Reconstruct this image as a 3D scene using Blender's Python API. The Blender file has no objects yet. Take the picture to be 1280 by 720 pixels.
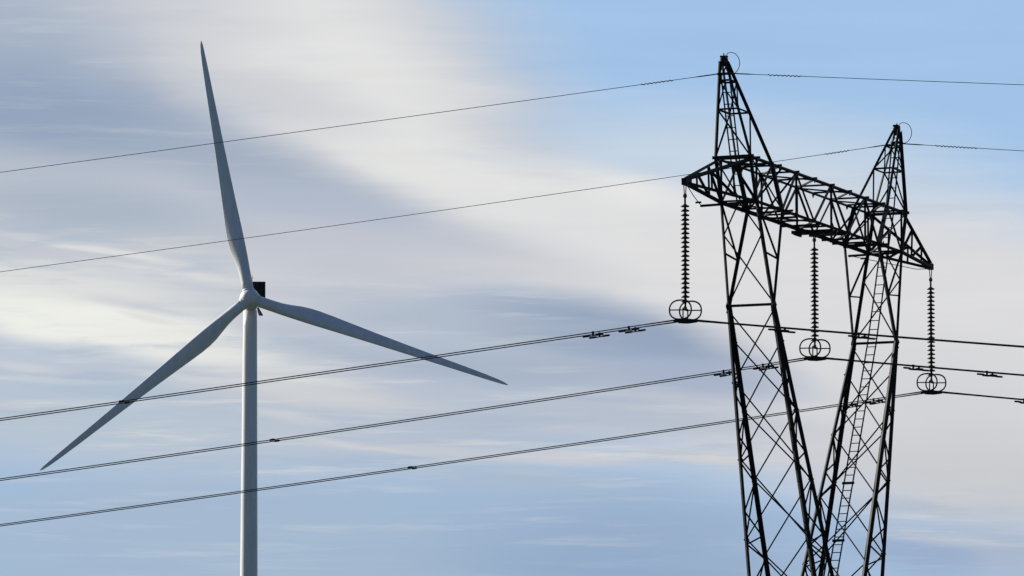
import bpy, bmesh, math, random
from mathutils import Vector, Matrix
random.seed(7)
R_ = math.radians
scene = bpy.context.scene
C = scene.collection

# ------------------------------------------------------------------ camera
EYE = 1.7
PITCH = 0.11596
cam_d = bpy.data.cameras.new('camera')
cam = bpy.data.objects.new('camera', cam_d)
C.objects.link(cam)
cam.location = (0, 0, EYE)
cam.rotation_euler = (math.pi / 2 + PITCH, 0, 0)
cam_d.sensor_width = 36.0
cam_d.lens = 36.0 * 8000 / 1280
cam_d.clip_start = 1.0
cam_d.clip_end = 30000
scene.camera = cam

# ------------------------------------------------------------------ exposure
vs = scene.view_settings
vs.view_transform = 'Standard'
vs.look = 'None'
vs.exposure = 0.45
vs.gamma = 1.0
vs.use_curve_mapping = False
scene.cycles.sample_clamp_direct = 3.0
scene.cycles.sample_clamp_indirect = 3.0
scene.cycles.max_bounces = 6
scene.cycles.diffuse_bounces = 3
scene.cycles.glossy_bounces = 3

# ------------------------------------------------------------------ sun
SUN_AZ = R_(-58)      # measured from +Y, negative to the left
SUN_EL = R_(24)
sun_dir = Vector((math.sin(SUN_AZ) * math.cos(SUN_EL), math.cos(SUN_AZ) * math.cos(SUN_EL), math.sin(SUN_EL)))
sun_d = bpy.data.lights.new('sun', 'SUN')
sun_d.energy = 4.9
sun_d.angle = R_(0.5)
sun_d.color = (1.0, 0.93, 0.80)
sun = bpy.data.objects.new('sun', sun_d)
C.objects.link(sun)
sun.location = (-300, 200, 300)
sun.rotation_euler = sun_dir.to_track_quat('Z', 'Y').to_euler()

# ------------------------------------------------------------------ sky: blue air, then cloud banks laid out by direction
world = bpy.data.worlds.new('World')
scene.world = world
world.use_nodes = True
nt = world.node_tree
nt.nodes.clear()
N, LK = nt.nodes.new, nt.links.new
SKY_STRENGTH = 0.1


def lin(c):
    c = c / 255.0
    return c / 12.92 if c <= 0.04045 else ((c + 0.055) / 1.055) ** 2.4


def nmath(op, a, b=None, clamp=False):
    n = N('ShaderNodeMath'); n.operation = op; n.use_clamp = clamp
    for i, v in enumerate((a, b)):
        if v is None: continue
        if isinstance(v, (int, float)): n.inputs[i].default_value = v
        else: LK(v, n.inputs[i])
    return n.outputs[0]


def vmath(op, a, b=None):
    n = N('ShaderNodeVectorMath'); n.operation = op
    for i, v in enumerate((a, b)):
        if v is None: continue
        if isinstance(v, (tuple, list)): n.inputs[i].default_value = v
        else: LK(v, n.inputs[i])
    return n


def maprange(v, a, b, c=0.0, d=1.0, smooth=True):
    n = N('ShaderNodeMapRange'); n.interpolation_type = 'SMOOTHSTEP' if smooth else 'LINEAR'
    LK(v, n.inputs[0])
    for i, x in zip((1, 2, 3, 4), (a, b, c, d)): n.inputs[i].default_value = x
    return n.outputs[0]


def mapping(v, loc=(0, 0, 0), rot=0.0, scale=(1, 1, 1), kind='POINT'):
    n = N('ShaderNodeMapping'); n.vector_type = kind
    LK(v, n.inputs[0])
    n.inputs['Location'].default_value = loc
    n.inputs['Rotation'].default_value = (0, 0, rot)
    n.inputs['Scale'].default_value = scale
    return n.outputs[0]


def noise(v, scale, detail=4.0, rough=0.5):
    n = N('ShaderNodeTexNoise'); LK(v, n.inputs['Vector'])
    n.inputs['Scale'].default_value = scale
    n.inputs['Detail'].default_value = detail
    n.inputs['Roughness'].default_value = rough
    return n


def mixcol(fac, a, b, blend='MIX'):
    n = N('ShaderNodeMix'); n.data_type = 'RGBA'; n.blend_type = blend
    for key, v in ((0, fac), (6, a), (7, b)):
        if isinstance(v, (int, float)): n.inputs[key].default_value = v
        elif isinstance(v, tuple): n.inputs[key].default_value = v + (1.0,)
        else: LK(v, n.inputs[key])
    return n.outputs[2]


tc = N('ShaderNodeTexCoord')
D = tc.outputs['Generated']
cp, sp = math.cos(PITCH), math.sin(PITCH)
UNIT = 8000.0         # one unit is 1/8000 rad of sky
ax = nmath('MULTIPLY', vmath('DOT_PRODUCT', D, (1, 0, 0)).outputs['Value'], UNIT)
ay = nmath('MULTIPLY', vmath('DOT_PRODUCT', D, (0, -sp, cp)).outputs['Value'], UNIT)
front = maprange(vmath('DOT_PRODUCT', D, (0, cp, sp)).outputs['Value'], 0.3, 0.8)
cmb = N('ShaderNodeCombineXYZ'); LK(ax, cmb.inputs[0]); LK(ay, cmb.inputs[1])
A0 = cmb.outputs[0]
# wind-combed warp: long fibres that fall slightly to the right
fib = mapping(A0, rot=R_(7), scale=(1 / 520, 1 / 105, 1))
w1 = noise(fib, 1.0, 3.0, 0.5)
w1c = vmath('SUBTRACT', w1.outputs['Color'], (0.5, 0.5, 0.5)).outputs[0]
w1s = vmath('MULTIPLY', w1c, (95, 22, 0)).outputs[0]
fib2 = mapping(A0, rot=R_(5), scale=(1 / 210, 1 / 30, 1))
w2 = noise(fib2, 1.0, 3.0, 0.55)
w2c = vmath('SUBTRACT', w2.outputs['Color'], (0.5, 0.5, 0.5)).outputs[0]
w2s = vmath('MULTIPLY', w2c, (60, 9, 0)).outputs[0]
AW = vmath('ADD', vmath('ADD', A0, w1s).outputs[0], w2s).outputs[0]
streak = noise(mapping(A0, rot=R_(6), scale=(1 / 430, 1 / 36, 1)), 1.0, 4.0, 0.55).outputs[0]
fine = noise(mapping(AW, rot=R_(4), scale=(1 / 190, 1 / 13, 1)), 1.0, 3.0, 0.55).outputs[0]
edge_n = nmath('ADD', nmath('MULTIPLY', nmath('SUBTRACT', streak, 0.5), 0.8), nmath('MULTIPLY', nmath('SUBTRACT', fine, 0.5), 0.35))

sky = N('ShaderNodeTexSky')
sky.sky_type = 'NISHITA'
sky.sun_disc = False
sky.sun_elevation = SUN_EL
sky.sun_rotation = SUN_AZ
sky.altitude = 200
sky.air_density = 1.0
sky.dust_density = 0.6
sky.ozone_density = 2.0
# broken cloud over the rest of the sky
pl = mapping(D, scale=(2.2, 2.2, 7.0))
far_n = noise(pl, 1.6, 6.0, 0.55).outputs[0]
far_f = nmath('MULTIPLY', maprange(far_n, 0.42, 0.72), 0.5)
SKY_DIM = 0.34
base = mixcol(1.0, sky.outputs[0], (SKY_DIM * 0.92, SKY_DIM * 1.12, SKY_DIM * 1.5), 'MULTIPLY')
col = mixcol(far_f, base, (0.95, 1.2, 1.6))

# the sky on the sunny side of the scene: brighter blue with drifting banks of thin cloud
near = maprange(vmath('DOT_PRODUCT', D, (0, cp, sp)).outputs['Value'], 0.45, 0.9)
bank_n = noise(mapping(D, rot=0.3, scale=(3.0, 3.0, 16.0)), 1.7, 6.0, 0.55).outputs[0]
CS = SKY_STRENGTH * 2 ** vs.exposure
banks = mixcol(maprange(bank_n, 0.36, 0.62), tuple(lin(c) / CS for c in (160, 190, 226)), tuple(lin(c) / CS for c in (210, 213, 219)))
dimn = noise(mapping(D, loc=(4, 2, 7), scale=(4.0, 4.0, 22.0)), 1.9, 5.0, 0.55).outputs[0]
banks = mixcol(maprange(dimn, 0.5, 0.72, 0.0, 0.8), banks, tuple(lin(c) / CS for c in (158, 174, 198)))
col = mixcol(nmath('MULTIPLY', near, 0.9), col, banks)

# (across, down) centre, radii, tilt in degrees (+ = falls to the right), colour as seen, strength, softness, fibre
ST = [
    (900, 60, 2200, 1150, 0, (162, 195, 231), 1.0, .35, 0.0),
    (500, 780, 1500, 420, 3, (164, 184, 207), 1.0, .9, 0.1),
    # thin veil under the clear blue
    (900, 215, 520, 120, 3, (200, 214, 228), .9, .8, .25),
    (610, 180, 120, 60, 10, (204, 215, 226), .7, .9, .3),
    # right-hand pale bank
    (1130, 430, 760, 240, 5, (219, 219, 221), 1.0, .5, .2),
    (720, 290, 420, 105, 9, (222, 222, 223), .95, .6, .2),
    (695, 226, 230, 42, 8, (231, 231, 230), .95, .7, .25),
    (1200, 500, 300, 110, 5, (209, 210, 214), .8, .9, .3),
    (1250, 600, 330, 100, 5, (201, 202, 205), .85, .8, .3),
    (1000, 560, 200, 60, 4, (203, 204, 210), .7, .9, .3),
    # left-hand bank, light body
    (250, 190, 560, 420, 8, (196, 200, 209), 1.0, .45, .15),
    (420, 90, 300, 180, 30, (227, 227, 226), .95, .8, .2),
    (570, 228, 300, 75, 15, (228, 228, 227), .9, .8, .25),
    (235, 20, 200, 70, 8, (204, 206, 213), .6, .9, .2),
    # blue-grey undersides
    (20, 40, 240, 120, 12, (163, 178, 198), .85, .9, .2),
    (60, 140, 340, 105, 6, (145, 163, 188), .95, .8, .15),
    (340, 122, 190, 62, 16, (203, 205, 211), .75, .9, .2),
    (300, 205, 300, 60, 14, (160, 174, 194), .8, .9, .2),
    (350, 234, 200, 36, 9, (166, 178, 194), .6, .9, .2),
    (480, 205, 130, 26, 16, (226, 226, 225), .7, .9, .2),
    (110, 258, 340, 55, 6, (169, 181, 197), .9, .9, .25),
    (400, 258, 230, 40, 9, (178, 187, 204), .85, .8, .2),
    (500, 312, 330, 45, 6, (192, 196, 206), .7, .9, .3),
    (640, 338, 220, 30, 6, (209, 210, 214), .7, .9, .3),
    (230, 320, 200, 40, 8, (205, 208, 212), .6, .9, .3),
    (120, 500, 560, 130, 5, (184, 196, 210), .9, .7, .15),
    (520, 490, 420, 140, 5, (182, 192, 207), .9, .7, .15),
    # creamy lit streaks at the left
    (60, 350, 320, 34, 9, (222, 223, 222), .85, .8, .35),
    (130, 311, 150, 9, 10, (224, 225, 224), .8, .8, .3),
    (30, 324, 110, 9, 8, (184, 194, 206), .7, .9, .3),
    (215, 342, 150, 14, 8, (221, 222, 221), .7, .9, .3),
    (90, 400, 330, 52, 9, (237, 238, 232), 1.0, .7, .25),
    (250, 432, 200, 34, 8, (233, 233, 229), .8, .8, .3),
    (160, 378, 120, 12, 11, (208, 209, 213), .7, .9, .3),
    (330, 380, 160, 22, 7, (206, 210, 215), .6, .9, .3),
    (60, 446, 260, 30, 7, (189, 198, 213), .85, .8, .25),
    (30, 456, 90, 10, 5, (210, 213, 216), .6, .9, .3),
    (130, 484, 160, 20, 4, (174, 191, 208), .7, .9, .3),
    # blue-grey gap in the middle
    (700, 372, 190, 22, 6, (178, 188, 204), .7, .9, .25),
    (760, 420, 280, 58, 10, (150, 166, 190), 1.0, .65, .2),
    (570, 400, 260, 44, 6, (176, 187, 203), .8, .9, .3),
    (660, 462, 280, 40, 5, (164, 178, 197), .8, .9, .3),
    (870, 476, 210, 44, 6, (166, 178, 200), .9, .8, .2),
    (390, 488, 230, 34, 6, (207, 209, 212), .9, .8, .3),
    (520, 486, 170, 30, 6, (181, 190, 206), .6, .9, .3),
    (330, 540, 260, 26, 5, (190, 199, 211), .6, .9, .4),
    (520, 560, 260, 15, 5, (199, 203, 211), .8, .8, .35),
    (820, 522, 280, 36, 4, (178, 187, 202), .8, .9, .3),
    (700, 535, 130, 12, 5, (192, 197, 207), .6, .9, .35),
    (720, 572, 150, 13, 3, (204, 204, 210), .75, .9, .35),
    (860, 570, 120, 13, 6, (209, 209, 209), .85, .8, .35),
    (120, 530, 300, 46, 5, (183, 196, 209), .7, .9, .3),
    (200, 650, 420, 80, 3, (166, 186, 208), .7, .9, .2),
    (790, 670, 360, 85, 3, (152, 174, 203), .9, .9, .15),
    (770, 715, 320, 55, 3, (145, 170, 200), .8, .9, .1),
    (680, 600, 200, 20, 3, (171, 187, 204), .6, .9, .35),
    # thin separate fibres
    (450, 448, 190, 22, 6, (170, 182, 200), .6, .9, .4),
    (375, 474, 120, 7, 6, (212, 214, 215), .65, .9, .4),
    (352, 520, 90, 10, 9, (212, 213, 214), .6, .9, .4),
    (470, 508, 170, 8, 5, (198, 203, 210), .6, .9, .4),
    (590, 520, 120, 9, 4, (174, 186, 203), .6, .9, .4),
    (430, 545, 130, 6, 5, (176, 190, 208), .6, .9, .4),
    (455, 557, 130, 6, 8, (206, 208, 213), .7, .9, .4),
    (600, 552, 90, 6, 4, (203, 206, 212), .6, .9, .4),
    (650, 492, 110, 7, 4, (193, 199, 208), .55, .9, .4),
    (760, 500, 130, 7, 3, (172, 182, 200), .6, .9, .4),
    (690, 590, 110, 6, 3, (186, 197, 208), .5, .9, .4),
    (30, 470, 120, 8, 5, (206, 212, 217), .5, .9, .4),
    (215, 466, 110, 7, 6, (214, 216, 219), .6, .9, .4),
    (150, 508, 120, 8, 4, (190, 203, 214), .5, .9, .4),
    (60, 296, 120, 8, 8, (196, 203, 209), .6, .9, .4),
    (95, 333, 130, 6, 9, (214, 217, 218), .6, .9, .4),
    (140, 322, 110, 5, 10, (196, 202, 209), .6, .9, .4),
    (235, 352, 120, 6, 8, (204, 207, 212), .6, .9, .4),
    (180, 398, 60, 8, 14, (219, 219, 216), .7, .9, .3),
    (1180, 640, 140, 9, 6, (190, 198, 210), .5, .9, .4),
    (700, 205, 170, 12, 5, (206, 216, 226), .5, .9, .4),
    (610, 196, 100, 10, 6, (214, 219, 226), .5, .9, .4),
    # lower right
    (1250, 690, 190, 50, 6, (171, 184, 204), .85, .8, .3),
    (1150, 690, 110, 40, 8, (151, 173, 203), .8, .8, .25),
    (1185, 674, 120, 14, 6, (194, 200, 209), .5, .9, .35),
]
for (px, py, rx, ry, tilt, rgb, st, soft, fb) in ST:
    v = mapping(AW, loc=(px - 640, 360 - py, 0), rot=R_(-tilt), scale=(rx, ry, 1), kind='TEXTURE')
    g = N('ShaderNodeTexGradient'); g.gradient_type = 'SPHERICAL'; LK(v, g.inputs[0])
    f = g.outputs['Fac']
    if fb:
        gate = nmath('MULTIPLY', maprange(f, 0.0, 0.25), fb)
        f = nmath('ADD', f, nmath('MULTIPLY', edge_n, gate))
    f = maprange(f, 0.0, soft, 0.0, st)
    f = nmath('MULTIPLY', f, front)
    col = mixcol(f, col, tuple(lin(c) / SKY_STRENGTH / 2 ** vs.exposure for c in rgb))
# combed wisps: thin bright and dim fibres over the broken lower banks
wv = vmath('ADD', A0, vmath('MULTIPLY', w1c, (60, 30, 0)).outputs[0]).outputs[0]
wisp = noise(mapping(wv, rot=R_(5), scale=(1 / 300, 1 / 17, 1)), 1.0, 6.0, 0.66).outputs[0]
wisp2 = noise(mapping(wv, loc=(31, 17, 0), rot=R_(8), scale=(1 / 240, 1 / 30, 1)), 1.0, 5.0, 0.6).outputs[0]
zone = None
for (px, py, rx, ry, tilt, st) in ((330, 490, 640, 170, 5, 1.0), (110, 325, 300, 75, 8, 1.0), (720, 550, 380, 100, 4, 1.0),
                                   (560, 375, 330, 70, 6, .6), (1190, 660, 230, 70, 5, .9), (400, 640, 900, 130, 3, .45),
                                   (640, 190, 260, 60, 6, .3), (1150, 240, 400, 60, 4, .35), (160, 120, 420, 200, 9, .30)):
    v = mapping(A0, loc=(px - 640, 360 - py, 0), rot=R_(-tilt), scale=(rx, ry, 1), kind='TEXTURE')
    g = N('ShaderNodeTexGradient'); g.gradient_type = 'SPHERICAL'; LK(v, g.inputs[0])
    z = maprange(g.outputs['Fac'], 0.0, 0.7, 0.0, st)
    zone = z if zone is None else nmath('MAXIMUM', zone, z)
zone = nmath('MULTIPLY', zone, front)
CS = SKY_STRENGTH * 2 ** vs.exposure
col = mixcol(nmath('MULTIPLY', maprange(wisp, 0.50, 0.72, 0.0, 0.75), zone), col, tuple(lin(c) / CS for c in (216, 218, 219)))
col = mixcol(nmath('MULTIPLY', maprange(wisp2, 0.50, 0.70, 0.0, 0.60), zone), col, tuple(lin(c) / CS for c in (171, 185, 204)))
bri = nmath('ADD', 1.0, nmath('MULTIPLY', nmath('SUBTRACT', streak, 0.5), 0.10))
bri = nmath('ADD', bri, nmath('MULTIPLY', nmath('SUBTRACT', fine, 0.5), 0.025))
vm = vmath('SCALE', col); LK(bri, vm.inputs['Scale'])
bg = N('ShaderNodeBackground')
LK(vm.outputs[0], bg.inputs[0])
bg.inputs[1].default_value = SKY_STRENGTH
wo = N('ShaderNodeOutputWorld')
LK(bg.outputs[0], wo.inputs[0])
world.cycles.sampling_method = 'MANUAL'
world.cycles.sample_map_resolution = 1024


# ------------------------------------------------------------------ helpers
def material(name, col, rough, metal=0.0, var=0.15, scale=8.0, bump=0.0, coord='Object', spec=0.5, stretch=None):
    m = bpy.data.materials.new(name); m.use_nodes = True
    t = m.node_tree; b = t.nodes['Principled BSDF']
    b.inputs['Roughness'].default_value = rough
    b.inputs['Metallic'].default_value = metal
    b.inputs['Specular IOR Level'].default_value = spec
    c = t.nodes.new('ShaderNodeTexCoord')
    n = t.nodes.new('ShaderNodeTexNoise'); n.inputs['Scale'].default_value = scale; n.inputs['Detail'].default_value = 5
    if stretch:
        mp = t.nodes.new('ShaderNodeMapping'); mp.inputs['Scale'].default_value = stretch
        t.links.new(c.outputs[coord], mp.inputs[0]); t.links.new(mp.outputs[0], n.inputs['Vector'])
    else:
        t.links.new(c.outputs[coord], n.inputs['Vector'])
    r = t.nodes.new('ShaderNodeValToRGB')
    r.color_ramp.elements[0].position = 0.3; r.color_ramp.elements[1].position = 0.75
    r.color_ramp.elements[0].color = tuple(x * (1 - var) for x in col) + (1,)
    r.color_ramp.elements[1].color = tuple(min(1, x * (1 + var)) for x in col) + (1,)
    t.links.new(n.outputs[0], r.inputs[0]); t.links.new(r.outputs[0], b.inputs['Base Color'])
    if bump:
        bp = t.nodes.new('ShaderNodeBump'); bp.inputs['Strength'].default_value = bump
        t.links.new(n.outputs[0], bp.inputs['Height']); t.links.new(bp.outputs[0], b.inputs['Normal'])
    return m


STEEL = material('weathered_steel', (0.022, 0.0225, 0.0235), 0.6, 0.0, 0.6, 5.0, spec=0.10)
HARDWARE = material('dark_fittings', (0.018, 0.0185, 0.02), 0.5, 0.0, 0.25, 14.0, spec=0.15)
WIRE = material('weathered_conductor', (0.035, 0.036, 0.038), 0.85, 0.0, 0.2, 20.0, spec=0.04)
GLAZE = material('brown_porcelain', (0.022, 0.016, 0.014), 0.35, 0.0, 0.3, 12.0, spec=0.4)
PAINT = material('turbine_paint', (0.76, 0.77, 0.77), 0.4, 0.0, 0.09, 0.9, spec=0.4, stretch=(1, 1, 0.10))
DARKBOX = material('dark_cooler_fins', (0.020, 0.025, 0.034), 0.6, 0.0, 0.2, 4.0, spec=0.2)
CONC = material('footing_concrete', (0.32, 0.31, 0.29), 0.85, 0.0, 0.2, 5.0)
GRASS = material('dry_pasture', (0.030, 0.042, 0.016), 0.95, 0.0, 0.5, 0.05, coord='Object')


def obj(name, bm, mat, parent=None, smooth=False):
    bmesh.ops.recalc_face_normals(bm, faces=bm.faces)
    me = bpy.data.meshes.new(name)
    bm.to_mesh(me); bm.free()
    me.materials.append(mat)
    if smooth:
        for p in me.polygons: p.use_smooth = True
    o = bpy.data.objects.new(name, me)
    C.objects.link(o)
    if parent: o.parent = parent
    return o


def tag(o, label=None, cat=None, group=None, kind=None):
    if label: o['label'] = label
    if cat: o['category'] = cat
    if group: o['group'] = group
    if kind: o['kind'] = kind
    return o


def empty(name, loc, rz=0.0):
    o = bpy.data.objects.new(name, None); C.objects.link(o)
    o.location = loc; o.rotation_euler = (0, 0, rz); o.empty_display_size = 0.5
    return o


def prism(bm, p, q, sec, ref):
    """sweep the 2D section from p to q"""
    p, q = Vector(p), Vector(q)
    a = (q - p).normalized()
    ref = Vector(ref)
    n1 = ref - a * ref.dot(a)
    if n1.length < 1e-4:
        n1 = a.orthogonal()
    n1.normalize(); n2 = a.cross(n1)
    r0 = [bm.verts.new(p + n1 * x + n2 * y) for x, y in sec]
    r1 = [bm.verts.new(q + n1 * x + n2 * y) for x, y in sec]
    k = len(sec)
    for i in range(k):
        bm.faces.new((r0[i], r0[(i + 1) % k], r1[(i + 1) % k], r1[i]))
    bm.faces.new(r0[::-1]); bm.faces.new(r1)


def angle(bm, p, q, s, ref=(0, 0, 1), t=None):
    """an L-section steel angle"""
    t = t or max(0.010, s * 0.13); h = s * 0.4
    prism(bm, p, q, [(-h, -h), (s - h, -h), (s - h, t - h), (t - h, t - h), (t - h, s - h), (-h, s - h)], ref)


def bar(bm, p, q, w, h, ref=(0, 0, 1)):
    prism(bm, p, q, [(-w / 2, -h / 2), (w / 2, -h / 2), (w / 2, h / 2), (-w / 2, h / 2)], ref)


def rod(bm, p, q, r, n=8):
    prism(bm, p, q, [(r * math.cos(2 * math.pi * i / n), r * math.sin(2 * math.pi * i / n)) for i in range(n)], (0.3, 0.5, 0.81))


def tube(bm, pts, rad, n=8, closed=False):
    """round tube along points; rad is a number or one per point"""
    pts = [Vector(p) for p in pts]; k = len(pts)
    rings = []
    n1 = None
    for i, p in enumerate(pts):
        if closed: a = (pts[(i + 1) % k] - pts[i - 1]).normalized()
        else: a = (pts[min(i + 1, k - 1)] - pts[max(i - 1, 0)]).normalized()
        if n1 is None: n1 = a.orthogonal().normalized()
        n1 = (n1 - a * n1.dot(a)).normalized(); n2 = a.cross(n1)
        r = rad[i] if isinstance(rad, list) else rad
        rings.append([bm.verts.new(p + (n1 * math.cos(2 * math.pi * j / n) + n2 * math.sin(2 * math.pi * j / n)) * r) for j in range(n)])
    for i in range(k if closed else k - 1):
        A, B = rings[i], rings[(i + 1) % k]
        off = 0
        if closed and i == k - 1:
            off = min(range(n), key=lambda o: (A[0].co - B[o].co).length)
        for j in range(n):
            bm.faces.new((A[j], A[(j + 1) % n], B[(j + 1 + off) % n], B[(j + off) % n]))
    if not closed:
        bm.faces.new(rings[0][::-1]); bm.faces.new(rings[-1])


def lathe(bm, prof, n=20, base=Vector((0, 0, 0))):
    """(radius, height) profile turned about Z, closed at both ends"""
    rings = []
    for r, z in prof:
        rings.append([bm.verts.new(base + Vector((r * math.cos(2 * math.pi * j / n), r * math.sin(2 * math.pi * j / n), z))) for j in range(n)])
    for A, B in zip(rings, rings[1:]):
        for j in range(n): bm.faces.new((A[j], A[(j + 1) % n], B[(j + 1) % n], B[j]))
    bm.faces.new(rings[0][::-1]); bm.faces.new(rings[-1])


def box(bm, c, s):
    c = Vector(c)
    v = [bm.verts.new(c + Vector((x * s[0] / 2, y * s[1] / 2, z * s[2] / 2))) for x in (-1, 1) for y in (-1, 1) for z in (-1, 1)]
    for f in ((0, 1, 3, 2), (4, 6, 7, 5), (0, 4, 5, 1), (2, 3, 7, 6), (0, 2, 6, 4), (1, 5, 7, 3)):
        bm.faces.new([v[i] for i in f])


def lerp(a, b, t): return Vector(a) + (Vector(b) - Vector(a)) * t


# ------------------------------------------------------------------ terrain
def at(px, py, depth):
    """the point on the sight line of the photo at the given distance"""
    a = (px - 640) / 8000.0; b = (360 - py) / 8000.0
    return Vector((a, cp - b * sp, sp + b * cp)) * depth + Vector((0, 0, EYE))


TDIST = 1770.0
HUB = at(312.3, 373.7, TDIST)
HUB_H = 108.0
HILL = HUB.z - HUB_H


def ground_z(x, y):
    dx, dy = x - HUB.x, y - HUB.y - 120
    h = HILL / math.exp(-(120 ** 2) / (2 * 420.0 ** 2)) * math.exp(-(dx * dx / (2 * 900.0 ** 2) + dy * dy / (2 * 420.0 ** 2)))
    d = math.hypot(x, y)
    roll = (2.5 * math.sin(x * .004 + 1) * math.sin(y * .0031) + 1.2 * math.sin(x * .011) * math.cos(y * .009 + 2)) * min(1, max(0, (d - 280) / 300))
    roll *= min(1, math.hypot(x - HUB.x, y - HUB.y) / 200)
    return h + roll - HILL0


HILL0 = 0.0
HILL0 = ground_z(9.5, 199.4)
bm = bmesh.new()
ys = [-9000, -5000, -2500, -1200, -600, -300, -100] + [i * 60 for i in range(0, 48)] + [2900, 3200, 3700, 4500, 6000, 9000, 14000]
xs = [-14000, -9000, -6000, -4000, -3000, -2200, -1700] + [i * 80 for i in range(-17, 18)] + [1700, 2200, 3000, 4000, 6000, 9000, 14000]
grid = [[bm.verts.new((x, y, ground_z(x, y))) for x in xs] for y in ys]
for r0, r1 in zip(grid, grid[1:]):
    for i in range(len(xs) - 1):
        bm.faces.new((r0[i], r0[i + 1], r1[i + 1], r1[i]))
g = obj('ground', bm, GRASS, smooth=True)
tag(g, 'open pasture below the pylon rising to the turbine hill', 'ground', kind='structure')

# ------------------------------------------------------------------ wind turbine
TILT, YAW = R_(8.5), R_(-1.2)
nrm = Vector((-math.sin(YAW) * math.cos(TILT), -math.cos(YAW) * math.cos(TILT), math.sin(TILT)))   # rotor axis, towards the viewer
e1 = Vector((math.cos(YAW), -math.sin(YAW), 0))
e2 = e1.cross(nrm); e2 = e2 if e2.z > 0 else -e2
RB = 341.0 / 8000 * TDIST
OVER = 5.0
axis_top = HUB - nrm * OVER
base = Vector((axis_top.x, axis_top.y, ground_z(axis_top.x, axis_top.y)))
turb = empty('wind_turbine', base)
tag(turb, 'pale three-bladed wind turbine standing on the hill beyond the power lines', 'wind turbine')
M_t = Matrix.Translation(-base)


def tl(v): return v - base


bm = bmesh.new()
top_z = axis_top.z - 1.9 - base.z
prof = [(2.62 - 0.70 * (i / 24), top_z * i / 24) for i in range(25)]
lathe(bm, prof, 48)
tw = obj('tower', bm, PAINT, turb, True)
for i in (6, 12, 18):
    bm = bmesh.new()
    zz = top_z * i / 24; rr = 2.62 - 0.70 * (i / 24)
    lathe(bm, [(rr + .012, zz - .07), (rr + .02, zz - .05), (rr + .02, zz + .05), (rr + .012, zz + .07)], 48)
    obj('flange_ring', bm, PAINT, tw, True)
bm = bmesh.new(); box(bm, (0, -2.62, 1.6), (0.9, 0.12, 2.1)); obj('door', bm, DARKBOX, tw)

# nacelle: rounded box swept along the shaft (kept level)
fw = Vector((-math.sin(YAW), -math.cos(YAW), 0)); up = Vector((0, 0, 1))
bm = bmesh.new()
rings = []
for d, hw, hh, zc in ((-3.2, 1.55, 1.55, 0.0), (-2.9, 1.8, 1.8, 0.05), (-1.0, 1.95, 2.0, 0.15), (2, 1.85, 1.95, 0.45), (8.5, 1.75, 1.9, 0.9), (10.8, 1.6, 1.7, 1.0), (11.3, 1.3, 1.3, 1.05)):
    ring = []
    for j in range(32):
        a = 2 * math.pi * j / 32
        ca, sa = math.cos(a), math.sin(a)
        x = math.copysign(abs(ca) ** 0.45, ca) * hw; z = math.copysign(abs(sa) ** 0.45, sa) * hh + zc
        ring.append(bm.verts.new(tl(axis_top) - fw * d + e1 * x + up * z))
    rings.append(ring)
for A, B in zip(rings, rings[1:]):
    for j in range(32): bm.faces.new((A[j], A[(j + 1) % 32], B[(j + 1) % 32], B[j]))
bm.faces.new(rings[0][::-1]); bm.faces.new(rings[-1])
nac = obj('nacelle', bm, PAINT, turb, True)


def nl(x, d, z): return tl(axis_top) + e1 * x - fw * d + up * z


bm = bmesh.new()       # roof cooler: frame with upright fins
CX = 1.4
for i in range(13):
    x = CX - 2.35 + i * 4.7 / 12
    prism(bm, nl(x, 9.2, 2.5), nl(x, 9.2, 7.0), [(-.4, -.09), (.4, -.09), (.4, .09), (-.4, .09)], fw)
for z in (2.55, 7.05):
    prism(bm, nl(CX - 2.55, 9.2, z), nl(CX + 2.55, 9.2, z), [(-.5, -.14), (.5, -.14), (.5, .14), (-.5, .14)], fw)
for x in (CX - 2.5, CX + 2.5):
    prism(bm, nl(x, 9.2, 2.4), nl(x, 9.2, 7.1), [(-.5, -.14), (.5, -.14), (.5, .14), (-.5, .14)], fw)
prism(bm, nl(CX - 2.4, 9.45, 4.8), nl(CX + 2.4, 9.45, 4.8), [(-.03, -2.2), (.03, -2.2), (.03, 2.2), (-.03, 2.2)], fw)
obj('roof_cooler', bm, DARKBOX, nac)
bm = bmesh.new()
rod(bm, nl(0.35, 8.9, 7.1), nl(0.35, 8.9, 9.0), 0.07)
rod(bm, nl(0.05, 8.9, 8.2), nl(0.65, 8.9, 8.2), 0.05)
obj('wind_mast', bm, DARKBOX, nac)
bm = bmesh.new()       # exhaust hood under the rear of the nacelle
rings = []
for t, hw, dp in ((0.0, .28, .4), (1.0, .45, .55), (1.9, .62, .7), (2.25, .55, .6)):
    rings.append([bm.verts.new(nl(2.0 + 0.40 * t + hw * math.cos(2 * math.pi * j / 16), 6.5 + dp * math.sin(2 * math.pi * j / 16), -0.35 - t)) for j in range(16)])
for A, B in zip(rings, rings[1:]):
    for j in range(16): bm.faces.new((A[j], A[(j + 1) % 16], B[(j + 1) % 16], B[j]))
bm.faces.new(rings[0][::-1]); bm.faces.new(rings[-1])
obj('exhaust_hood', bm, material('hood_grey', (0.10, 0.105, 0.11), 0.6, 0, .1, 1.0), nac, True)

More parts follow.
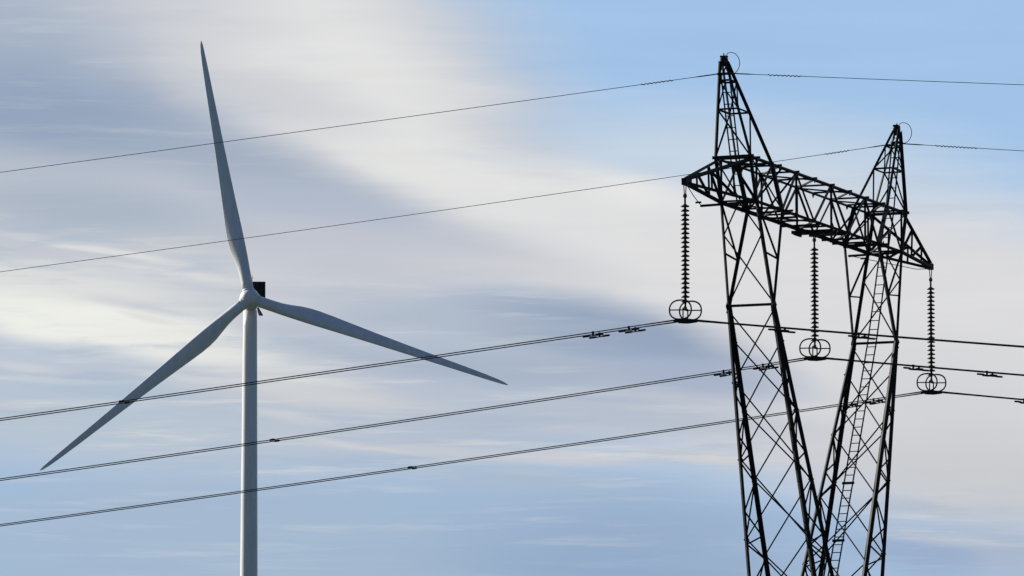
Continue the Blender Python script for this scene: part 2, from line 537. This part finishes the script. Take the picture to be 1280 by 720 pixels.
# hub: spinner of revolution about the rotor axis
bm = bmesh.new()
prof = [(0.02, 3.3), (0.7, 3.22), (1.35, 2.95), (1.95, 2.5), (2.4, 1.9), (2.72, 1.1), (2.85, 0.2), (2.82, -0.8), (2.6, -1.6), (2.2, -1.95), (1.6, -2.05)]
rings = []
for r, h in prof:
    rings.append([bm.verts.new(tl(HUB) + nrm * h + (e1 * math.cos(2 * math.pi * j / 40) + e2 * math.sin(2 * math.pi * j / 40)) * r) for j in range(40)])
for A, B in zip(rings, rings[1:]):
    for j in range(40): bm.faces.new((A[j], A[(j + 1) % 40], B[(j + 1) % 40], B[j]))
bm.faces.new(rings[0][::-1]); bm.faces.new(rings[-1])
hub = obj('hub', bm, PAINT, turb, True)

# blades: lofted from a round root to thin aerofoils, trailing edge bulging inboard
ST_B = [  # span fraction, chord m, share of chord ahead of the pitch axis, thickness ratio, twist deg, round (1) .. aerofoil (0)
    (0.025, 3.10, .50, 1.0, 14, 1.0), (0.06, 3.10, .50, 1.0, 14, 1.0), (0.09, 3.15, .49, .97, 14, .9), (0.12, 3.40, .46, .82, 14, .6),
    (0.155, 3.95, .41, .62, 13.5, .3), (0.19, 4.50, .36, .48, 12.5, .1), (0.225, 4.72, .335, .40, 11.5, 0), (0.26, 4.68, .325, .36, 10.5, 0),
    (0.31, 4.38, .32, .32, 9, 0), (0.38, 3.90, .32, .28, 7.5, 0), (0.48, 3.28, .32, .25, 5.5, 0), (0.60, 2.68, .32, .22, 4, 0),
    (0.72, 2.18, .32, .20, 2.5, 0), (0.83, 1.76, .32, .18, 1.5, 0), (0.91, 1.40, .33, .17, .5, 0), (0.96, 1.05, .35, .16, 0, 0),
    (0.985, 0.70, .40, .16, 0, 0), (1.0, 0.22, .5, .16, 0, 0)]


def section(rd, tr, n=28):
    pts = []
    for j in range(n):
        a = 2 * math.pi * j / n
        x = 0.5 - 0.5 * math.cos(a)                      # 0 leading .. 1 trailing
        yt = 5 * (.2969 * math.sqrt(x) - .126 * x - .3516 * x * x + .2843 * x ** 3 - .1036 * x ** 4)
        s = 1 if a < math.pi else -1
        ya = yt * s * tr + 0.06 * math.sin(math.pi * x) * (1 - tr)
        yc = 0.5 * math.sin(a) * tr
        pts.append((x, ya * (1 - rd) + yc * rd))
    return pts


def blade(phi):
    rad = e1 * math.cos(phi) + e2 * math.sin(phi)
    tan = e1 * math.sin(phi) - e2 * math.cos(phi)        # the way it turns: clockwise from the front
    bm = bmesh.new(); rings = []
    for (s, ch, le, tr, twd, rd) in ST_B:
        tw_ = R_(twd + 2)
        cd = tan * math.cos(tw_) + nrm * math.sin(tw_)   # towards the leading edge
        td = nrm * math.cos(tw_) - tan * math.sin(tw_)
        o = tl(HUB) + rad * (s * RB) + nrm * (0.6 + 1.2 * s * s)
        rings.append([bm.verts.new(o + cd * (le - x) * ch + td * y * ch) for x, y in section(rd, tr)])
    n = len(rings[0])
    for A, B in zip(rings, rings[1:]):
        for j in range(n): bm.faces.new((A[j], A[(j + 1) % n], B[(j + 1) % n], B[j]))
    bm.faces.new(rings[0][::-1]); bm.faces.new(rings[-1])
    b = obj('blade', bm, PAINT, turb, True)
    bm = bmesh.new()
    o = tl(HUB) + nrm * 0.62
    tube(bm, [o + rad * (.028 * RB), o + rad * (.034 * RB), o + rad * (.035 * RB)], [1.68, 1.68, 1.56], 32)
    obj('root_collar', bm, PAINT, b, True)
    return b


for k in range(3):
    b = blade(R_(100.8 + 120 * k))

# ------------------------------------------------------------------ pylon (local axes: x = u along the cross-arm, y = v along the line, z up)
T = Vector((9.49188, 199.42952, 0)); A_ = 0.38748
# u -> (sinA, cosA), v -> (cosA, -sinA); a right-handed frame takes x = v, y = u
S = 11.5
WT, WTOP, WB = 25.127, 26.433, 22.079
O_, I_, VW = 6.845, 4.543, 0.5695
OPK, IPK, VPK, UP, WP = 7.351, 5.443, 0.565, 8.127, 29.389
B_, VB = 5.806, 0.720
UO, UI, VL, WL = 3.919, 2.657, 0.958, 16.236
pyl = empty('lattice_pylon', T, -A_)
tag(pyl, 'dark steel lattice pylon with two splayed legs under a long cross-arm', 'pylon')


def P(u, v, w): return Vector((v, u, w + EYE))


def corner(s, outer, vs, w):
    t = (WB - w) / (WB - WL)
    return P(s * (B_ + ((UO if outer else UI) - B_) * t) + s * (0.035 if outer else -0.035) * max(0, 1 - t), vs * (VB + (VL - VB) * t), w)


def gusset(bm, c, n, s):
    n = Vector(n).normalized(); x = n.orthogonal().normalized(); x = (Matrix.Rotation(random.uniform(-.2, .2), 3, n) @ x)
    y = n.cross(x)
    prism(bm, Vector(c) - n * .008, Vector(c) + n * .008, [(-s / 2, -s / 2 * .8), (s / 2, -s / 2), (s / 2 * .8, s / 2), (-s / 2, s / 2 * .7)], x)


def ladder(bm, pts, half, side, pitch=0.3, r=0.016):
    side = Vector(side).normalized()
    pts = [Vector(p) for p in pts]
    for a, b in zip(pts, pts[1:]):
        for s in (-1, 1):
            bar(bm, a + side * s * half, b + side * s * half, 0.045, 0.014, side)
        L = (b - a).length; n = int(L / pitch)
        for i in range(n):
            c = a + (b - a) * ((i + .5) / n)
            rod(bm, c - side * half, c + side * half, r, 6)


VX = Vector((1, 0, 0)); UY = Vector((0, 1, 0)); ZZ = Vector((0, 0, 1))

# --- cross-arm
bm = bmesh.new()
TS = [-6.845, -4.9, -3.3, -1.65, 0, 1.65, 3.3, 4.9, 6.845]
for vs in (-1, 1):
    angle(bm, P(-O_, vs * VW, WT), P(O_, vs * VW, WT), 0.10, (-vs, 0, 1))
    angle(bm, P(-OPK, vs * VW, WTOP), P(OPK, vs * VW, WTOP), 0.08, (-vs, 0, -1))
    for s in (-1, 1):
        # tip brackets: bottom and top chords run in to a point
        angle(bm, P(s * (S - .05), vs * .05, WT + .02), P(s * O_, vs * VW, WT), 0.10, (-vs, 0, 1))
        angle(bm, P(s * (S - .08), vs * .05, WT + .14), P(s * (O_ + .15), vs * VW, WTOP), 0.09, (-vs, 0, -1))
        for f0 in (0.36, 0.68):
            pb = lerp(P(s * S, vs * .05, WT), P(s * O_, vs * VW, WT), f0)
            pt = lerp(P(s * S, vs * .05, WT + .1), P(s * (O_ + .15), vs * VW, WTOP), f0)
            angle(bm, pb, pt, 0.065, VX)
            f1 = 0.68 if f0 < .5 else 1.0
            angle(bm, pt, lerp(P(s * S, vs * .05, WT), P(s * O_, vs * VW, WT), f1), 0.065, VX)
        # main posts and braces between the leg heads
        angle(bm, P(s * OPK, vs * VPK, WTOP), P(s * O_, vs * VW, WT), 0.09, (-vs, 0, 0))
        angle(bm, P(s * O_, vs * VW, WTOP), P(s * O_, vs * VW, WT), 0.07, UY)
        angle(bm, P(s * IPK, vs * VPK, WTOP), P(s * I_, vs * VW, WT), 0.09, (-vs, 0, 0))
        angle(bm, P(s * OPK, vs * VW, WTOP), P(s * I_, vs * VW, WT), 0.05, UY)
        angle(bm, P(s * O_, vs * VW, WT), P(s * IPK, vs * VW, WTOP), 0.05, UY)
        # warren web
        angle(bm, P(s * I_, vs * VW, WT), P(s * 3.25, vs * VW, WTOP), 0.058, UY)
        angle(bm, P(s * 3.25, vs * VW, WTOP), P(s * 1.62, vs * VW, WT), 0.065, UY)
        angle(bm, P(s * 1.62, vs * VW, WT), P(s * 0.03, vs * VW, WTOP), 0.058, UY)
        angle(bm, P(s * 3.25, vs * VW, WTOP), P(s * 3.25, vs * VW, WT), 0.075, UY)
    angle(bm, P(0, vs * VW, WTOP), P(0, vs * VW, WT), 0.075, UY)
# plan bracing, top and bottom
for lev, sz in ((WTOP, 0.05), (WT, 0.05)):
    for i, (a, b) in enumerate(zip(TS, TS[1:])):
        e = 1 if i % 2 else -1
        angle(bm, P(a, e * VW, lev - .02), P(b, -e * VW, lev - .02), sz, ZZ)
    for a in TS:
        ext = 0.12 if lev == WTOP else 0.02
        angle(bm, P(a, -VW - ext * .3, lev + .035), P(a, VW + ext, lev + .035), sz + .01, ZZ)
for a in (-3.3, -1.3, 1.3, 2.5, 3.5):
    bar(bm, P(a, -VW - .06, WT - .075), P(a, VW + .06, WT - .07), 0.06, 0.06)
# cross frames
for a in (-I_, I_, -3.25, 3.25):
    angle(bm, P(a, -VW, WT), P(a, VW, WTOP), 0.05, UY)
# chord joints
for a in TS:
    for vs in (-1, 1):
        gusset(bm, P(a, vs * (VW + .045), WTOP - .03), VX, 0.15)
        gusset(bm, P(a, vs * (VW + .045), WT + .03), VX, 0.16)
# overhanging platform beams that carry the peaks, and outriggers under the outer frames
for s in (-1, 1):
    bar(bm, P(s * OPK, -VPK - .10, WTOP + .02), P(s * OPK, VPK + .10, WTOP + .02), 0.09, 0.07)
    bar(bm, P(s * IPK, -VPK - .05, WTOP + .03), P(s * IPK, VPK + .05, WTOP + .03), 0.06, 0.06)
    bar(bm, P(s * O_, -VW - .68, WT - .06), P(s * O_, VW + .06, WT - .02), 0.07, 0.07)
    bar(bm, P(s * I_, -VW - .05, WT - .06), P(s * I_, VW + .35, WT - .03), 0.06, 0.06)
    # pointed end plates
    prism(bm, P(s * (S - .38), 0, WT + .05), P(s * (S + .09), 0, WT + .05), [(-.10, -.08), (.10, -.08), (.10, .08), (-.10, .08)], ZZ)
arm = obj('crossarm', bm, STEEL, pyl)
for s in (-1, 1):
    bm = bmesh.new()
    tube(bm, [P(s * (S - .1), 0, WT - .03), P(s * (S - .9), -.2, WT - .12), P(s * O_, -VW - .66, WT - .05)] if s > 0 else [P(s * (S - .15), 0, WT - .03), P(s * (S - 2.2), -.55, WT - .09), P(s * O_, -VW - .66, WT - .05)], 0.013, 6)
    q = P(s * (O_ + .8), -VW - .45, WT - .06)
    rod(bm, q - VX * .09, q + VX * .09, .03)
    obj('stay_wire', bm, WIRE, arm)
bm = bmesh.new()      # paired hanger beams below mid-span
for du in (-.17, .17):
    bar(bm, P(du, -VW - .12, WT - .13), P(du, VW + .12, WT - .13), 0.10, 0.09)
for vs in (-1, 1):
    bar(bm, P(-.32, vs * (VW * .98), WT - .20), P(.32, vs * (VW * .98), WT - .20), 0.06, 0.06)
bar(bm, P(-.3, 0, WT - .22), P(.3, 0, WT - .22), 0.10, 0.14)
obj('hanger_beam', bm, STEEL, arm)


# --- earth-wire peaks
def peak(s):
    bm = bmesh.new()
    feet = {(o, v): P(s * (OPK if o else IPK), v * VPK, WTOP + .02) for o in (1, 0) for v in (-1, 1)}
    top = {(o, v): P(s * (UP + (.10 if o else -.10)), v * .09, WP - .12) for o in (1, 0) for v in (-1, 1)}
    for k in feet:
        angle(bm, feet[k], top[k], 0.075 if k[1] < 0 else 0.09, (-k[1], s * (-1 if k[0] else 1), 0))
        if not k[0]: angle(bm, feet[k], P(s * I_, k[1] * VW, WT), 0.11, (-k[1], 0, 0))
    def pt(o, v, f): return lerp(feet[(o, v)], top[(o, v)], f)
    F = (0.0, 0.50, 0.80, 1.0)
    for f in (0.5, 0.8):
        ring = [pt(1, -1, f), pt(1, 1, f), pt(0, 1, f), pt(0, -1, f)]
        for a, b in zip(ring, ring[1:] + ring[:1]): angle(bm, a, b, 0.055, ZZ)
    # faces
    for o in (1,):
        angle(bm, pt(o, 1, 0), pt(o, -1, .5), 0.045, UY)
        angle(bm, pt(o, -1, 0), lerp(pt(o, 1, .33), pt(o, -1, .33), .62), 0.04, UY)
        angle(bm, pt(o, -1, .8), pt(o, 1, .5), 0.04, UY)
        angle(bm, pt(o, -1, .8), pt(o, 1, .95), 0.035, UY)
    for v in (-1, 1):
        angle(bm, pt(1, v, 0), pt(0, v, .5), 0.05, VX)
        angle(bm, pt(1, v, .5), pt(0, v, .8), 0.04, VX)
    angle(bm, pt(0, -1, .5), pt(0, 1, .8), 0.035, UY)
    # head casting
    prism(bm, P(s * (UP - .02), 0, WP - .26), P(s * (UP - .02), 0, WP - .02), [(-.10, -.06), (-.06, -.11), (.06, -.11), (.10, -.06), (.10, .06), (.06, .11), (-.06, .11), (-.10, .06)], UY)
    for dv in (-.1, .1):
        gusset(bm, P(s * UP, dv, WP - .32), VX, 0.17)
    bar(bm, P(s * (UP - .15), 0, WP + .04), P(s * (UP + .11), 0, WP + .015), 0.06, 0.17)
    rod(bm, P(s * UP, 0, WP + .02), P(s * UP, 0, WP + .13), 0.018)
    # earth-wire clamp plate inside the head
    bar(bm, P(s * UP, -.20, WP - .50), P(s * UP, .20, WP - .50), 0.07, 0.08)
    bar(bm, P(s * UP, 0, WP - .50), P(s * UP, 0, WP - .34), 0.05, 0.05)
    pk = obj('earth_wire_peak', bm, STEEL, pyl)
    bm = bmesh.new()
    m0, m1 = lerp(feet[(1, -1)], feet[(1, 1)], .52), lerp(top[(1, -1)], top[(1, 1)], .5)
    inw = UY * (-s * 0.08)
    lo = P(s * (O_ - .08), 0.02, WT) + inw
    ladder(bm, [lerp(m0, m1, .86) + inw, m0 + inw, lo], 0.135, VX, 0.32)
    obj('ladder', bm, STEEL, pk)
    bm = bmesh.new()
    c = P(s * (UP - .05), 0.10, WP + .04); e = P(s * UP, .52, WP - .50)
    pts = []
    for i in range(25):
        a = i / 24
        ang = R_(130 - 250 * a)
        pts.append(P(s * UP, 0.22 + .29 * math.cos(ang) + (.06 if a > .9 else 0) * 0, WP - .20 + .34 * math.sin(ang)))
    pts = [P(s * UP, .06, WP + .03)] + pts[2:-2] + [P(s * UP, .22, WP - .52), P(s * UP, .14, WP - .52)]
    tube(bm, pts, 0.011, 6)
    obj('bonding_loop', bm, WIRE, pk)


peak(-1); peak(1)


# --- the two splayed legs
def leg(s):
    bm = bmesh.new()
    belt = {v: P(s * B_, v * VB, WB) for v in (-1, 1)}
    oT = {v: P(s * O_, v * VW, WT) for v in (-1, 1)}; iT = {v: P(s * I_, v * VW, WT) for v in (-1, 1)}
    # wedge between cross-arm and belt
    for v in (-1, 1):
        angle(bm, oT[v], belt[v] + UY * s * .03, 0.088, (-v, -s, 0))
        angle(bm, iT[v], belt[v] - UY * s * .03, 0.088, (-v, s, 0))
        angle(bm, oT[v], lerp(iT[v], belt[v], .52), 0.05, VX)
        angle(bm, lerp(oT[v], belt[v], .49), lerp(iT[v], belt[v], .52), 0.048, VX)
        gusset(bm, belt[v] + VX * v * .05, VX, 0.24)
    mid = lerp(oT[-1], oT[1], .5)
    nd = {v: lerp(oT[v], belt[v], .315) for v in (-1, 1)}
    for v in (-1, 1):
        angle(bm, mid, nd[v], 0.045, UY)
        angle(bm, nd[v], belt[-v] + ZZ * .06, 0.046, UY)
    bar(bm, belt[-1] - VX * .05, belt[1] + VX * .05, 0.075, 0.08)
    # lower mast: four corners spreading from the belt
    BOT = 11.4
    for o in (1, 0):
        for v in (-1, 1):
            angle(bm, corner(s, o, v, WB), corner(s, o, v, BOT), 0.118 if v < 0 else 0.126, (-v, s * (-1 if o else 1), 0))
    on = [21.90, 19.81, 17.50, 15.10, 12.70]
    inn = [21.02, 19.00, 16.95, 14.72, 12.40]
    for nodes, o in ((on, 1), (inn, 0)):
        for a, b in zip(nodes, nodes[1:]):
            for v in (-1, 1):
                off = UY * (s * (.03 if v > 0 else -.03))
                angle(bm, corner(s, o, v, a) + off, corner(s, o, -v, b) + off, 0.044, UY)
        for a in nodes:
            for v in (-1, 1): gusset(bm, corner(s, o, v, a), UY, 0.16)
    for v in (-1, 1):      # narrow sides
        zz = [20.75, 20.05, 19.45, 18.95, 18.2, 17.75, 17.4, 16.9, 15.95, 15.3, 14.95, 14.6, 13.6, 12.9, 12.3]
        for i, (a, b) in enumerate(zip(zz, zz[1:])):
            angle(bm, corner(s, i % 2 == 0, v, a), corner(s, i % 2 == 1, v, b), 0.038, VX)
        for a, b in ((19.0, 17.5), (16.9, 15.2), (14.7, 13.0)):
            angle(bm, corner(s, 0, v, a), corner(s, 1, v, b), 0.038, VX)
    # step bolts up one corner
    z = 12.0
    while z < 21.5:
        c = corner(s, 1, -1 if s < 0 else 1, z)
        d = -VX if s < 0 else VX
        rod(bm, c, c + d * .055, .012, 6)
        c = corner(s, 0, 1, z + .2)
        rod(bm, c, c + VX * .055, .012, 6)
        z += 0.42
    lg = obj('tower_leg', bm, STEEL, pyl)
    if s > 0:
        bm = bmesh.new()
        top = P(O_ - .05, -.02, WT - .05); bl = P(B_ - .02, -.10, WB)
        lowz = 11.6
        ilow = lerp(corner(1, 0, -1, lowz), corner(1, 0, 1, lowz), .5)
        i18 = lerp(corner(1, 0, -1, 18.0), corner(1, 0, 1, 18.0), .47)
        ladder(bm, [top, bl, i18, ilow], 0.145, VX, 0.29)
        for zc in (17.35, 15.45):
            c = lerp(bl, ilow, (WB - zc) / (WB - lowz))
            bar(bm, c - VX * .2, c + VX * .2, 0.08, 0.05, ZZ)
        obj('ladder', bm, STEEL, lg)


leg(-1); leg(1)

# --- waist and body below the picture, down to the footings
bm = bmesh.new()
WA = 11.5
uw = B_ + (UO - B_) * (WB - WA) / (WB - WL); vw_ = VB + (VL - VB) * (WB - WA) / (WB - WL)
GZ = -EYE + .25
ring = [P(-uw, -vw_, WA), P(uw, -vw_, WA), P(uw, vw_, WA), P(-uw, vw_, WA)]
for a, b in zip(ring, ring[1:] + ring[:1]): angle(bm, a, b, 0.11, ZZ)
def bc(i, w):
    t = (WA - w) / (WA - GZ)
    su, sv = ((-1, -1), (1, -1), (1, 1), (-1, 1))[i]
    return P(su * (uw + (3.4 - uw) * t), sv * (vw_ + (3.2 - vw_) * t), w)
lv = [WA, 8.6, 5.2, 1.6]
for i in range(4):
    angle(bm, bc(i, WA), bc(i, GZ), 0.18, (0, 0, 1))
    j = (i + 1) % 4
    for a, b in zip(lv, lv[1:]):
        angle(bm, bc(i, a), bc(j, b), 0.07); angle(bm, bc(j, a), bc(i, b), 0.07)
    angle(bm, bc(i, 1.6), bc(j, 1.6), 0.08)
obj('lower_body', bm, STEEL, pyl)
for i in range(4):
    bm = bmesh.new(); c = bc(i, GZ)
    lathe(bm, [(.5, -.6), (.5, .22), (.42, .3)], 20, Vector((c.x, c.y, 0)))
    obj('footing', bm, CONC, pyl)


# ------------------------------------------------------------------ things hung on the pylon use the same local frame
def PW(u, v, w):
    c, s_ = math.cos(A_), math.sin(A_)
    return Vector((T.x + v * c + u * s_, T.y - v * s_ + u * c, w + EYE))


DISC = None


def insulator(u, top_w, label):
    global DISC
    WR = 21.327
    base_w = WR - .30
    root = empty('insulator_string', PW(u, 0, base_w), -A_)
    tag(root, label, 'insulator', 'insulator strings hanging from the cross-arm')
    def Q(du, v, w): return Vector((v, du, w - base_w))
    n = 22; z1 = WR + 3.12; dz = (z1 - (WR + .27)) / (n - 1)
    # top shackle and link
    bm = bmesh.new()
    for d in (-.045, .045):
        rod(bm, Q(0, d, top_w), Q(0, d * .35, z1 + .30), 0.015)
    rod(bm, Q(0, 0, z1 + .34), Q(0, 0, z1 + .06), 0.03)
    tube(bm, [Q(0, .05 * math.cos(a), z1 + .30 + .06 * math.sin(a)) for a in [2 * math.pi * i / 12 for i in range(12)]], .016, 6, True)
    obj('top_link', bm, HARDWARE, root)
    for i in range(n):
        if DISC is None:
            bm = bmesh.new()
            lathe(bm, [(.034, -.085), (.036, -.034), (.06, -.030), (.112, -.032), (.130, -.024), (.131, -.004), (.118, .010), (.075, .024), (.052, .032), (.050, .052), (.036, .060)], 20)
            o = obj('insulator_disc', bm, GLAZE, root, True); DISC = o
        else:
            o = DISC.copy(); C.objects.link(o); o.parent = root
        o.location = Q(0, 0, z1 - dz * i)
    # yoke, hanger links and clamps
    bm = bmesh.new()
    prism(bm, Q(-.20, 0, WR + .02), Q(.20, 0, WR + .02), [(-.035, -.02), (.035, -.02), (.035, .02), (-.035, .02)], ZZ)
    prism(bm, Q(-.09, 0, WR + .075), Q(.09, 0, WR + .075), [(-.03, -.018), (.03, -.018), (.03, .018), (-.03, .018)], ZZ)
    rod(bm, Q(0, 0, WR + .27), Q(0, 0, WR), .03)
    for d in (-.2, .2):
        rod(bm, Q(d, 0, WR + .04), Q(d, 0, WR - .26), .02)
    obj('yoke_plate', bm, HARDWARE, root)
    for d in (-.2, .2):
        bm = bmesh.new()
        tube(bm, [Q(d, x, WR - .30 - .045 + .10 * x * x * .6) for x in [-.30 + .05 * i for i in range(13)]], [0.02 + .022 * (1 - abs(i - 6) / 6.0) for i in range(13)], 10)
        obj('suspension_clamp', bm, HARDWARE, root, True)
    for d, dv in ((-.2, -.085), (.2, .085)):
        bm = bmesh.new()
        pts = []
        for i in range(48):        # racetrack hoop standing in the line direction
            a = 2 * math.pi * i / 48
            ca, sa = math.cos(a), math.sin(a)
            pts.append(Q(d, dv + math.copysign(abs(ca) ** .86, ca) * .345, WR + math.copysign(abs(sa) ** .86, sa) * .285))
        tube(bm, pts, .025, 8, True)
        sg = -1 if d < 0 else 1
        rod(bm, Q(d, dv + sg * .345, WR), Q(d * .5, 0, WR), .019)
        obj('grading_ring', bm, HARDWARE, root, True)


insulator(-S, WT + .02, 'insulator string with grading rings under the left cross-arm tip, beside open sky')
insulator(0, WT - .22, 'insulator string with grading rings hanging from the middle of the cross-arm between the legs')
insulator(S, WT + .02, 'insulator string with grading rings under the lowest, right cross-arm tip')

# ------------------------------------------------------------------ conductors: two wires to each string
LINES = {   # u, (slope, curve) to the left, (slope, curve) to the right, damper places
    'left': (-S, (.0982, .00013), (-.1223, .00044), (-1.70, -2.85, 3.03, 5.52)),
    'middle': (0.0, (.1117, .00032), (-.1245, .00044), (-1.64, -2.96, 3.33, 5.73)),
    'right': (S, (.1068, .00021), (-.1275, .00044), (-1.93, -2.86, 3.27, 5.75)),
}
WC = 21.045


def wire_w(l, r, v, w0):
    k, q = l if v < 0 else r
    q = q * (1 if abs(v) < 60 else 1)
    return w0 + k * v + q * v * v


def vrange(vs_far_l, vs_far_r):
    out = []; v = -vs_far_l
    while v < vs_far_r:
        out.append(v); v += 0.25 if abs(v) < 4 else (1.0 if abs(v) < 40 else 6.0)
    out.append(vs_far_r); return out


for nm, (u, l, r, damp) in LINES.items():
    for d, word in ((-.2, 'upper'), (.2, 'lower')):
        f = (u + d)
        org = PW(f, 0, WC)
        bm = bmesh.new()
        vr = vrange(150, 110)
        pts = [PW(f, v, wire_w(l, r, v, WC)) - org for v in vr]
        rad = [0.023 if abs(v) < 0.7 else (0.019 if abs(v) < 1.15 else 0.016) for v in vr]
        tube(bm, pts, rad, 8)
        o = obj('power_line', bm, WIRE, None, True)
        o.location = org
        tag(o, f'{word} wire of the twin power line clamped under the {nm} insulator string', 'power line', 'twin conductors of the transmission line')
        for k, vd in enumerate(damp):
            vv = vd + (.03 if d > 0 else -.02)
            c = PW(f, vv, wire_w(l, r, vv, WC)) - org
            tang = (PW(f, vv + .1, wire_w(l, r, vv + .1, WC)) - PW(f, vv - .1, wire_w(l, r, vv - .1, WC))).normalized()
            dn = Vector((0, 0, -1))
            bm = bmesh.new()
            bar(bm, c - dn * .03, c + dn * .085, .05, .06, tang)
            tube(bm, [c + dn * (.085 + .02 * (1 - (x / .3) ** 2)) + tang * x for x in (-.3, -.2, -.1, 0, .1, .2, .3)], .016, 6)
            for sd in (-1, 1):
                tube(bm, [c + dn * .095 + tang * sd * x for x in (.09, .12, .29, .33)], [.024, .031, .031, .024], 8)
            obj('vibration_damper', bm, HARDWARE, o)
    vsp = {'left': -18.44, 'middle': -18.56, 'right': -18.62}[nm]
    bm = bmesh.new()
    o0 = PW(u, vsp, wire_w(l, r, vsp, WC))
    a = PW(u - .2, vsp, wire_w(l, r, vsp, WC)) - o0; b = PW(u + .2, vsp, wire_w(l, r, vsp, WC)) - o0
    bar(bm, a, b, .03, .03)
    tang = (PW(u, vsp + .1, wire_w(l, r, vsp + .1, WC)) - PW(u, vsp - .1, wire_w(l, r, vsp - .1, WC))).normalized()
    for e in (a, b):
        tube(bm, [e - tang * .10, e - tang * .07, e + tang * .07, e + tang * .10], [.02, .036, .036, .02], 8)
    sp_o = obj('spacer', bm, HARDWARE); sp_o.location = o0
    tag(sp_o, {'left': 'small dark spacer on the top wire pair, in front of the lower turbine blade',
               'middle': 'small dark spacer on the middle wire pair, just right of the turbine tower',
               'right': 'small dark spacer on the lowest wire pair, farthest right of the three'}[nm], 'spacer', 'spacers between the twin conductors')

for s, (l, r), word, hel in ((-1, ((.0748, .00007), (-.0964, .00026)), 'higher earth wire running to the taller-looking left pylon peak', ((-2.7, -1.65), (1.4, 2.5))),
                             (1, ((.0919, .00023), (-.1110, .00026)), 'lower earth wire running to the right pylon peak', ((-2.5, -1.65), (1.3, 2.75)))):
    u = s * UP; w0 = 28.91 if s < 0 else 28.86
    org = PW(u, 0, w0); bm = bmesh.new()
    vr = vrange(150, 110)
    tube(bm, [PW(u, v, wire_w(l, r, v, w0)) - org for v in vr], [0.018 if abs(v) < 1.0 else 0.0095 for v in vr], 6)
    o = obj('earth_wire', bm, WIRE, None, True); o.location = org
    tag(o, 'single thin ' + word, 'earth wire', 'earth wires over the pylon peaks')
    for (va, vb) in hel:
        bm = bmesh.new(); pts = []
        n = int((vb - va) / .012)
        for i in range(n + 1):
            v = va + (vb - va) * i / n
            a = 2 * math.pi * (v - va) / 0.13
            rr = .024
            pts.append(PW(u + rr * math.cos(a), v, wire_w(l, r, v, w0) + rr * math.sin(a)) - org)
        tube(bm, pts, .009, 5)
        obj('spiral_damper', bm, HARDWARE, o)
